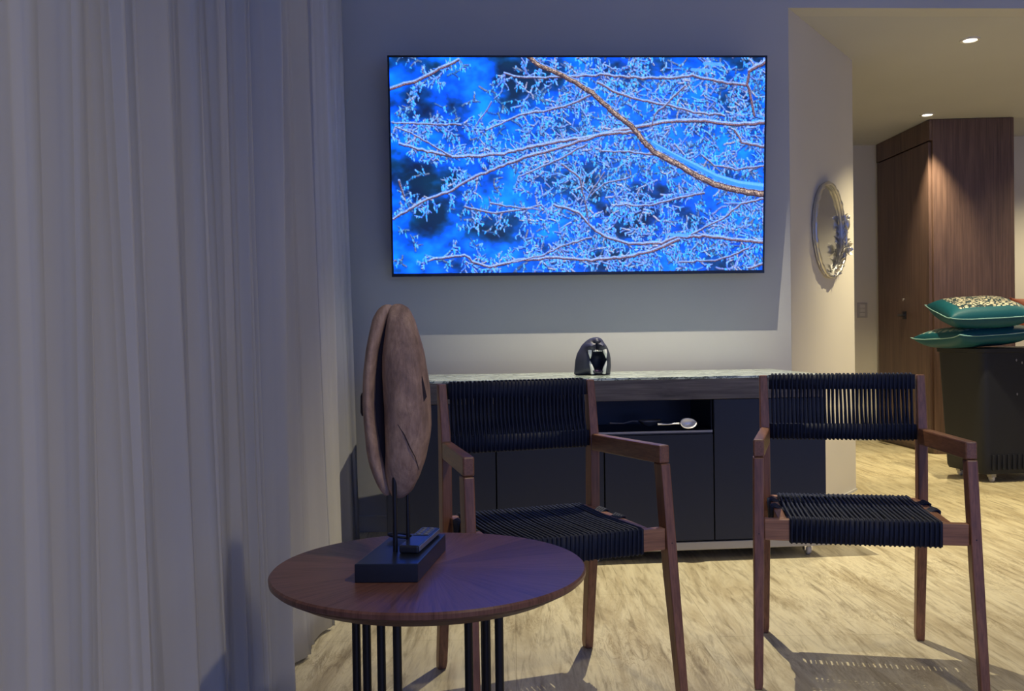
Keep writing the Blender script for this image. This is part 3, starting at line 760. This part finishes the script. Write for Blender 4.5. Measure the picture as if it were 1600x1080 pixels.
    obj('back_cords', bm, M_cord, t, smooth=True, angle=180)
    for s in (-1, 1):
        ox, fy = fx(.40)
        obj('wood_plug', ellipsoid(B(), (s*(ox-.013), -fy-.0005, .385), (.003, .0015, .003), u=10, v=6), M_blackmetal, t)
    return t
armchair('teak armchair with black cord seat, directly behind the round side table', .0035, 2.5414, .3493)
armchair('teak armchair with black cord seat, at the right in front of the corridor', .9612, 2.6856, -.1996)

# ------------------------------------------------------------------ round side table
def side_table():
    TZ = .4982; RT = .2747
    t = thing('side_table', 'round dark wood side table with sunburst veneer top and black rods', 'table', (-.1505, 1.600, 0))
    m = mat('sunburst_veneer', (.16, .07, .05), .31, spec=.38); q = NT(m)
    tc = q.n('ShaderNodeTexCoord'); sp = q.n('ShaderNodeSeparateXYZ'); q.l(tc.outputs['Object'], sp.inputs[0])
    ang = q.math('ARCTAN2', sp.outputs[1], sp.outputs[0]); rad = q.math('SQRT', q.math('ADD', q.math('MULTIPLY', sp.outputs[0], sp.outputs[0]), q.math('MULTIPLY', sp.outputs[1], sp.outputs[1])))
    wedge = q.math('FLOOR', q.math('MULTIPLY', q.math('ADD', ang, .17), 12/(2*PI)))
    loc = q.math('SUBTRACT', ang, q.math('MULTIPLY', q.math('ADD', wedge, .5), 2*PI/12))
    cv = q.n('ShaderNodeCombineXYZ'); q.l(q.math('MULTIPLY', loc, 22), cv.inputs[0]); q.l(q.math('MULTIPLY', rad, 5), cv.inputs[1]); q.l(q.math('MULTIPLY', wedge, 7.3), cv.inputs[2])
    n1 = q.noise(cv.outputs[0], 1.6, 7, .65, .7)
    wn = q.n('ShaderNodeTexWhiteNoise'); wn.noise_dimensions = '1D'; q.l(wedge, wn.inputs['W'])
    c = q.ramp(n1, [(0.3, (.10, .045, .034)), (0.5, (.19, .092, .068)), (0.72, (.25, .13, .10))])
    c2 = q.ramp(wn.outputs[0], [(0, (.72, .66, .64)), (1, (1.15, 1.08, 1.0))]); q.base(q.mix(1, c, c2, 'MULTIPLY')); q.bump(n1, .10, .002)
    bm = lathe(B(), [(0, TZ), (RT-.003, TZ), (RT, TZ-.003), (RT-.0005, TZ-.010), (RT-.003, TZ-.0115), (0, TZ-.0115)], 128)
    obj('tabletop', bm, m, t, smooth=True, angle=30)
    bm = lathe(B(), [(RT-.004, TZ-.0116), (RT-.006, TZ-.015), (RT-.034, TZ-.030), (RT-.04, TZ-.030), (RT-.04, TZ-.0116)], 128)
    bm2 = lathe(bm, [(0, TZ-.0118), (RT-.041, TZ-.0118), (RT-.041, TZ-.028), (0, TZ-.028)], 96)
    obj('bevelled_underside', bm2, wood('dark_edge_wood', (.075, .033, .024), (.14, .07, .05), 'x', .45), t, smooth=True, angle=30)
    zt = TZ-.0285
    obj('mounting_plate', lathe(B(), [(0, zt), (.15, zt), (.15, zt-.004), (0, zt-.004)], 64), M_blackmetal, t)
    # rods: two straight racks of four
    rods = [(-.134, .02), (-.113, .005), (-.0845, -.015), (-.054, -.035), (.065, .04), (.094, .06), (.0984, 0), (.1216, -.035)]
    for k, (x_, y_) in enumerate(rods):
        obj('rod', tube(B(), [(x_, y_, .012), (x_, y_, zt-.0035)], .0076, 16), M_blackmetal, t, smooth=True, angle=50)
    bm = lathe(B(), [(.10, 0), (.15, 0), (.15, .012), (.10, .012), (.10, 0)], 64)
    box(bm, -.14, -.05, -.05, .05, 0, .0118); box(bm, .05, .14, -.05, .05, 0, .0118)
    obj('foot_ring', bm, M_blackmetal, t)
side_table()

# ------------------------------------------------------------------ carved mask sculpture on the table
TB = .4983
def sculpture():
    bx, by = -.264, 1.494
    t = thing('mask_sculpture', 'tall oval carved wooden mask on two thin rods and black base', 'sculpture', (bx, by, TB), .0)
    base = prism(B(), [(0, 0), (.1045, -.002), (.134, .222), (.034, .226)], 0, .031)
    obj('base', base, M_blackpaint, t, bevel=.0015)
    f = 1424.56; Y = 1.60
    def w(px, py): return ((px-800)/f*Y+ (py-540)/f*Y*ROLL*-1 - bx, H-(py-525.5)/f*Y-(px-800)/f*Y*ROLL*-1*0 - TB)
    def L(px, py, dy=0):
        X = (px-800)/f*(Y+dy); Zz = H+(525.2-8*.0-(py))/f*(Y+dy)+(0)
        # undo roll of the camera
        U_ = (px-800)/f; V_ = (py-540)/f; u = U_*math.cos(ROLL)-V_*math.sin(ROLL); v = U_*math.sin(ROLL)+V_*math.cos(ROLL)
        c_, s_ = math.cos(PITCH), math.sin(PITCH); yy_, zz_ = c_+v*s_, s_-v*c_
        k = (Y+dy)/yy_; return Vector((u*k-bx, Y+dy-by, H+zz_*k-TB))
    # main shell: vertical sections; left/right outline per height, depth bulge
    LO = [(475, 618, 627), (477, 613, 632), (482, 608, 639), (490, 606, 643), (500, 604, 648), (526, 601, 656), (554, 598, 663.5), (590, 598, 669), (613, 599, 671.5), (641, 601, 673), (665, 602, 673), (686, 602, 671), (718, 602, 665), (744, 603, 656), (766, 607, 645), (774, 611, 636), (778, 617, 629)]
    def shell(LO, front, back, wedge=0.0, nseg=40, sq=2.2):
        bm = B(); rings = []
        # resample smoothly
        ys = np.array([a_[0] for a_ in LO]); l_ = np.array([a_[1] for a_ in LO]); r_ = np.array([a_[2] for a_ in LO])
        th = np.linspace(0, PI, 44); yy_ = ys[0]+(ys[-1]-ys[0])*(1-np.cos(th))/2
        for y in yy_:
            a_, b_ = np.interp(y, ys, l_), np.interp(y, ys, r_); A, Bp = L(a_, y), L(b_, y); c_ = (A+Bp)/2; hw = (Bp.x-A.x)/2
            h = max(.02, math.sin(PI*(y-ys[0]+2)/(ys[-1]-ys[0]+4)))**.55
            ring = []
            for k in range(nseg):
                p = 2*PI*k/nseg; cx, sy = math.cos(p), math.sin(p)
                ex = math.copysign(abs(cx)**(2/sq), cx); ey = math.copysign(abs(sy)**(2/sq), sy)
                d = (back if ey > 0 else front)*h
                ring.append(bm.verts.new((c_.x+hw*ex, c_.y+d*ey, c_.z)))
            rings.append(ring)
        for a_, b_ in zip(rings, rings[1:]):
            for k in range(nseg): bm.faces.new((a_[k], a_[(k+1) % nseg], b_[(k+1) % nseg], b_[k]))
        bm.faces.new(rings[0]); bm.faces.new(rings[-1][::-1])
        return bm
    m = mat('weathered_carved_wood', (.3, .17, .10), .6, spec=.3); q = NT(m)
    n1 = q.noise(q.coords((9, 9, 5)), 1.6, 6, .62, 1.0); n2 = q.noise(q.coords((60, 60, 14)), 2, 5, .7, .5); n3 = q.noise(q.coords((4, 4, 3)), 1.5, 3, .5)
    c = q.ramp(n1, [(0.28, (.19, .125, .095)), (0.45, (.34, .22, .155)), (0.62, (.54, .36, .235)), (0.8, (.42, .30, .22))])
    c2 = q.ramp(n2, [(0.35, (.72, .70, .68)), (.6, (1.05, 1.05, 1.05))]); c = q.mix(1, c, c2, 'MULTIPLY'); q.base(c); q.bump(n2, .35, .004)
    bm = shell(LO, .046, .075)
    # carve the curved seam line and age ripples
    for v in bm.verts:
        nrm = v.co-Vector((v.co.x*.0+.10, v.co.y, v.co.z)); 
        k = noise.noise(v.co*22)*.0016; v.co.x += k; v.co.y -= k
    mk = obj('mask_body', bm, m, t, smooth=True, angle=180)
    # back board: thinner, slightly separated shell on the left
    LO2 = [(476, 602, 610), (478, 597, 613), (484, 590, 611), (498, 582, 605), (526, 576, 597), (548, 572, 592), (585, 568, 588), (630, 567, 586), (658, 569, 588), (705, 573, 595), (725, 577, 600), (740, 582, 604), (755, 588, 607), (766, 594, 609), (774, 601, 608)]
    obj('rear_board', shell(LO2, .030, .080, sq=2.0), m, t, smooth=True, angle=180)
    # dark insert painting the shade in the gap between the two shells
    md = mat('dark_shade_and_details', (.03, .018, .018), .8)
    G = [(505, 602), (530, 598), (560, 593), (590, 588), (630, 586), (665, 587), (700, 590), (730, 595), (755, 603)]
    bm = B(); A = []; 
    for (y, x), wd_ in zip(G, (3, 4, 5, 8, 10, 10, 9, 7, 3)):
        wd_ += 5; A.append((L(x-wd_, y, .000), L(x+wd_, y, .000), L(x+wd_, y, .03), L(x-wd_, y, .03)))
    vs = [[bm.verts.new(p) for p in r_] for r_ in A]
    for a_, b_ in zip(vs, vs[1:]):
        for k in range(4): bm.faces.new((a_[k], a_[(k+1) % 4], b_[(k+1) % 4], b_[k]))
    bm.faces.new(vs[0]); bm.faces.new(vs[-1])
    obj('gap_shade', bm, md, t, smooth=True, angle=180)
    # dark wedge painting the shade of a triangular eye notch, right edge
    bm = B(); tri = [(660, 588), (655, 626), (662, 628), (667, 620)]
    f_ = [bm.verts.new(L(x, y, -.030)) for x, y in tri]; g_ = [bm.verts.new(L(x, y, .02)) for x, y in tri]
    for k in range(4): bm.faces.new((f_[k], f_[(k+1) % 4], g_[(k+1) % 4], g_[k]))
    bm.faces.new(f_); bm.faces.new(g_[::-1]); obj('eye_notch_shade', bm, md, t)
    # small peg at the left rim
    bm = B(); p0_ = L(567, 614, .0); p1_ = L(567, 650, .0); tube(bm, [p0_, p0_+(p1_-p0_)*.15, p0_+(p1_-p0_)*.85, p1_], [.002, .0042, .0042, .002], 10)
    obj('side_peg', bm, md, t, smooth=True)
    # incised line curving down the face
    bm = B(); ln = [(602, 640), (612, 650), (622, 664), (632, 680), (641, 700), (649, 715), (655, 735)]
    def surf(px, py):   # depth on the front of the shell
        ys = [a_[0] for a_ in LO]; a_, b_ = np.interp(py, ys, [q_[1] for q_ in LO]), np.interp(py, ys, [q_[2] for q_ in LO]); u = min(.97, abs((px-(a_+b_)/2)/((b_-a_)/2)))
        h = math.sin(PI*(py-ys[0]+2)/(ys[-1]-ys[0]+4))**.55; return -.046*h*(1-u**2.2)**(1/2.2)-.0016
    tube(bm, [L(x, y, surf(x, y)) for x, y in ln], [.0004, .0006, .0008, .0009, .0009, .0007, .0004], 6); obj('incised_line', bm, md, t, smooth=True)
    for (px, yb, r_) in ((618, 874, .0042), (636.5, 847, .0036)):
        d = {618: -.02, 636.5: .085}[px]; p = L(px, yb, d); pt = L(px, 760, min(d, .03)); pt = Vector((p.x, pt.y if abs(pt.y-p.y) < .001 else p.y, pt.z))
        if px > 630: p = Vector((L(px, 760, .03).x, L(px, 760, .03).y, 0)); pt = Vector((p.x, p.y, pt.z)); 
        obj('support_rod', tube(B(), [(p.x, p.y, .031), (p.x, p.y, pt.z+.02)], r_, 12), M_blackmetal, t, smooth=True, angle=50)
sculpture()
ZB_ = TB+.0312
def remote():
    t = thing('remote_control', 'slim black remote control lying on the base of the mask sculpture', 'remote control', (-.170, 1.635, ZB_), -.16)
    obj('casing', box(B(), -.0175, .0175, -.075, .078, 0, .014), mat('remote_plastic', (.02, .022, .03), .25), t, bevel=.0035, seg=3)
    obj('silver_edge', box(B(), .0176, .0188, -.072, .074, .004, .0125), mat('satin_silver', (.5, .52, .56), .3, .9), t, bevel=.0004)
    obj('button_panel', box(B(), -.0145, .0145, .006, .070, .0141, .0150), mat('remote_panel', (.06, .07, .09), .35), t, bevel=.001)
    for r_ in range(4):
        for c_ in range(2):
            bm = B(); lathe(bm, [(0, .0151), (.0045, .0151), (.0038, .0166), (0, .0168)], 14, -.0065+.013*c_, .015+.015*r_)
            obj('button', bm, mat('rubber_button', (.16, .17, .2), .6), t, smooth=True)
remote()
cc = [(-.210+.018*math.cos(a_)*1.2, 1.672+.016*math.sin(a_), ZB_+.003+.007*max(0, math.sin(a_*.5))) for a_ in [2*PI*k/40 for k in range(40)]]
tag(obj('cord_loop', tube(B(), cc, .0022, 8, closed=True), M_cord, smooth=True, angle=180), 'thin black cord loop resting on the sculpture base beside the remote', 'cord')

# ------------------------------------------------------------------ bin with cushions in the hall
def bin_():
    t = thing('rolling_bin', 'tall black tapered bin on wheels below the teal cushions in the hallway', 'bin', (3.078, 5.576, 0), R(10.5))
    m = mat('black_bin_plastic', (.008, .010, .017), .6, spec=.4); q = NT(m); nz = q.noise(q.coords((1, 1, 1)), 90, 3, .6); q.bump(nz, .1, .002)
    def rr(w_, d_, r_, z, n=6):
        P_ = []
        for sx, sy, a0 in ((1, 1, 0), (-1, 1, 90), (-1, -1, 180), (1, -1, 270)):
            for k in range(n+1):
                a_ = R(a0+90*k/n); P_.append((sx*(w_-r_)+r_*math.cos(a_), sy*(d_-r_)+r_*math.sin(a_), z))
        return P_
    bm = B(); rings = []
    for z, w_, d_, r_ in ((.05, .347, .175, .03), (.07, .355, .183, .035), (.18, .361, .189, .04), (.70, .387, .208, .045), (.765, .390, .211, .045), (.768, .400, .221, .05), (.79, .402, .223, .05), (.792, .395, .216, .045)):
        rings.append([bm.verts.new(p) for p in rr(w_, d_, r_, z)])
    for a_, b_ in zip(rings, rings[1:]):
        n = len(a_)
        for k in range(n): bm.faces.new((a_[k], a_[(k+1) % n], b_[(k+1) % n], b_[k]))
    bm.faces.new(rings[0][::-1]); bm.faces.new(rings[-1])
    obj('body', bm, m, t, smooth=True, angle=40)
    bm = B()
    for k in range(19):
        x = -.315+k*.034; box(bm, x, x+.014, -.196, -.186, .075, .165)
    obj('ribbed_band', bm, m, t, bevel=.003)
    for sx in (-1, 1):
        for sy in (-1, 1):
            cx, cy = sx*.28, sy*.14
            bm = B(); box(bm, cx-.016, cx+.016, cy-.018, cy+.018, .028, .052); c = obj('caster', bm, M_grey, t)
            bm = B(); lathe(bm, [(0, -.009), (.017, -.009), (.021, -.005), (.021, .005), (.017, .009), (0, .009)], 20)
            for v in bm.verts: v.co = Vector((cx+v.co.z, cy+v.co.x, .021+v.co.y))
            obj('wheel', bm, M_caster, c, smooth=True)
    ms = mat('pale_scuffs', (.2, .2, .22), .6)
    for x, z in ((-.165, .72), (-.127, .705), (.035, .735), (-.155, .52)):
        obj('scuff_mark', ellipsoid(B(), (x, -.2095+(.72-z)*.036, z), (.005, .002, .008), u=10, v=6), ms, t)
bin_()
def cushion_mat(name, print_col, spots, scale=60, wx=.165, wy=.175):
    m = mat(name, (.004, .07, .10), .55, spec=.3); q = NT(m)
    tc = q.n('ShaderNodeTexCoord'); sp = q.n('ShaderNodeSeparateXYZ'); q.l(tc.outputs['Object'], sp.inputs[0])
    ax = q.math('ABSOLUTE', sp.outputs[0]); ay = q.math('ABSOLUTE', sp.outputs[1])
    ins = q.math('MULTIPLY', q.math('MULTIPLY', q.math('LESS_THAN', ax, wx), q.math('LESS_THAN', ay, wy)), q.math('GREATER_THAN', sp.outputs[2], 0.01))
    vo = q.n('ShaderNodeTexVoronoi'); vo.feature = 'DISTANCE_TO_EDGE'; vo.inputs['Scale'].default_value = scale
    nz = q.noise(q.coords(), 20, 2, .5, 1); mv = q.n('ShaderNodeVectorMath'); mv.operation = 'ADD'; q.l(tc.outputs['Object'], mv.inputs[0])
    cb = q.n('ShaderNodeCombineXYZ'); q.l(q.math('MULTIPLY', nz, .02), cb.inputs[0]); q.l(cb.outputs[0], mv.inputs[1]); q.l(mv.outputs[0], vo.inputs['Vector'])
    pr = q.ramp(vo.outputs[0], [(0.12, spots), (0.19, print_col)])
    q.base(q.mix(ins, (.003, .075, .105), pr)); q.bump(q.noise(q.coords(), 300, 2, .5), .1, .002)
    return m
def cushion(name, label, loc, rot, sz, th, m, pm):
    t = thing(name, label, 'cushion', loc, group='cushions piled on the bin'); t.rotation_euler = rot
    n = 28; bm = B(); G = {}
    def P_(i, j, s_):
        u, v = 2*i/n-1, 2*j/n-1
        h = ((1-u**4)*(1-v**4))**.55*th/2
        pin = 1-.055*(1-abs(v)**3)*(abs(u)**6)-0
        piv = 1-.055*(1-abs(u)**3)*(abs(v)**6)
        return (u*sz/2*pin, v*sz/2*piv, s_*h+.016*(u*u*v*v)**2+.002*noise.noise(Vector((u*3, v*3, s_*5))))
    for s_ in (1, -1):
        for i in range(n+1):
            for j in range(n+1):
                e = i in (0, n) or j in (0, n)
                if e and s_ == -1: G[(i, j, -1)] = G[(i, j, 1)]
                else: G[(i, j, s_)] = bm.verts.new(P_(i, j, s_))
        for i in range(n):
            for j in range(n):
                q = [G[(i, j, s_)], G[(i+1, j, s_)], G[(i+1, j+1, s_)], G[(i, j+1, s_)]]
                bm.faces.new(q if s_ > 0 else q[::-1])
    edge = [(i, 0) for i in range(n)]+[(n, j) for j in range(n)]+[(i, n) for i in range(n, 0, -1)]+[(0, j) for j in range(n, 0, -1)]
    ep = [Vector(G[(i, j, 1)].co) for i, j in edge]
    obj('cover', bm, m, t, smooth=True, angle=180)
    obj('piping', tube(B(), ep, .0032, 6, closed=True), pm, t, smooth=True, angle=180)
pm = mat('pale_teal_piping', (.22, .42, .42), .5)
mc1 = cushion_mat('teal_leopard_print', (.60, .55, .42), (.008, .03, .045), 42)
mc2 = cushion_mat('teal_floral_print', (.30, .38, .34), (.05, .16, .18), 26, .222, .215)
cushion('cushion', 'lower teal cushion lying directly on the black bin, faded print', (2.80, 5.53, .862), (R(-2), R(-3), R(7)), .51, .13, mc2, pm)
cushion('cushion', 'upper teal cushion with cream leopard print, topmost on the bin', (2.785, 5.44, 1.008), (R(11), R(-2), R(-8)), .47, .155, mc1, pm)
cushion('cushion', 'rust-orange cushion just peeking out behind the teal ones on the bin', (3.335, 5.74, .945), (R(62), 0, R(10)), .34, .11, mat('rust_fabric', (.34, .075, .03), .7), mat('rust_piping', (.28, .06, .025), .6))
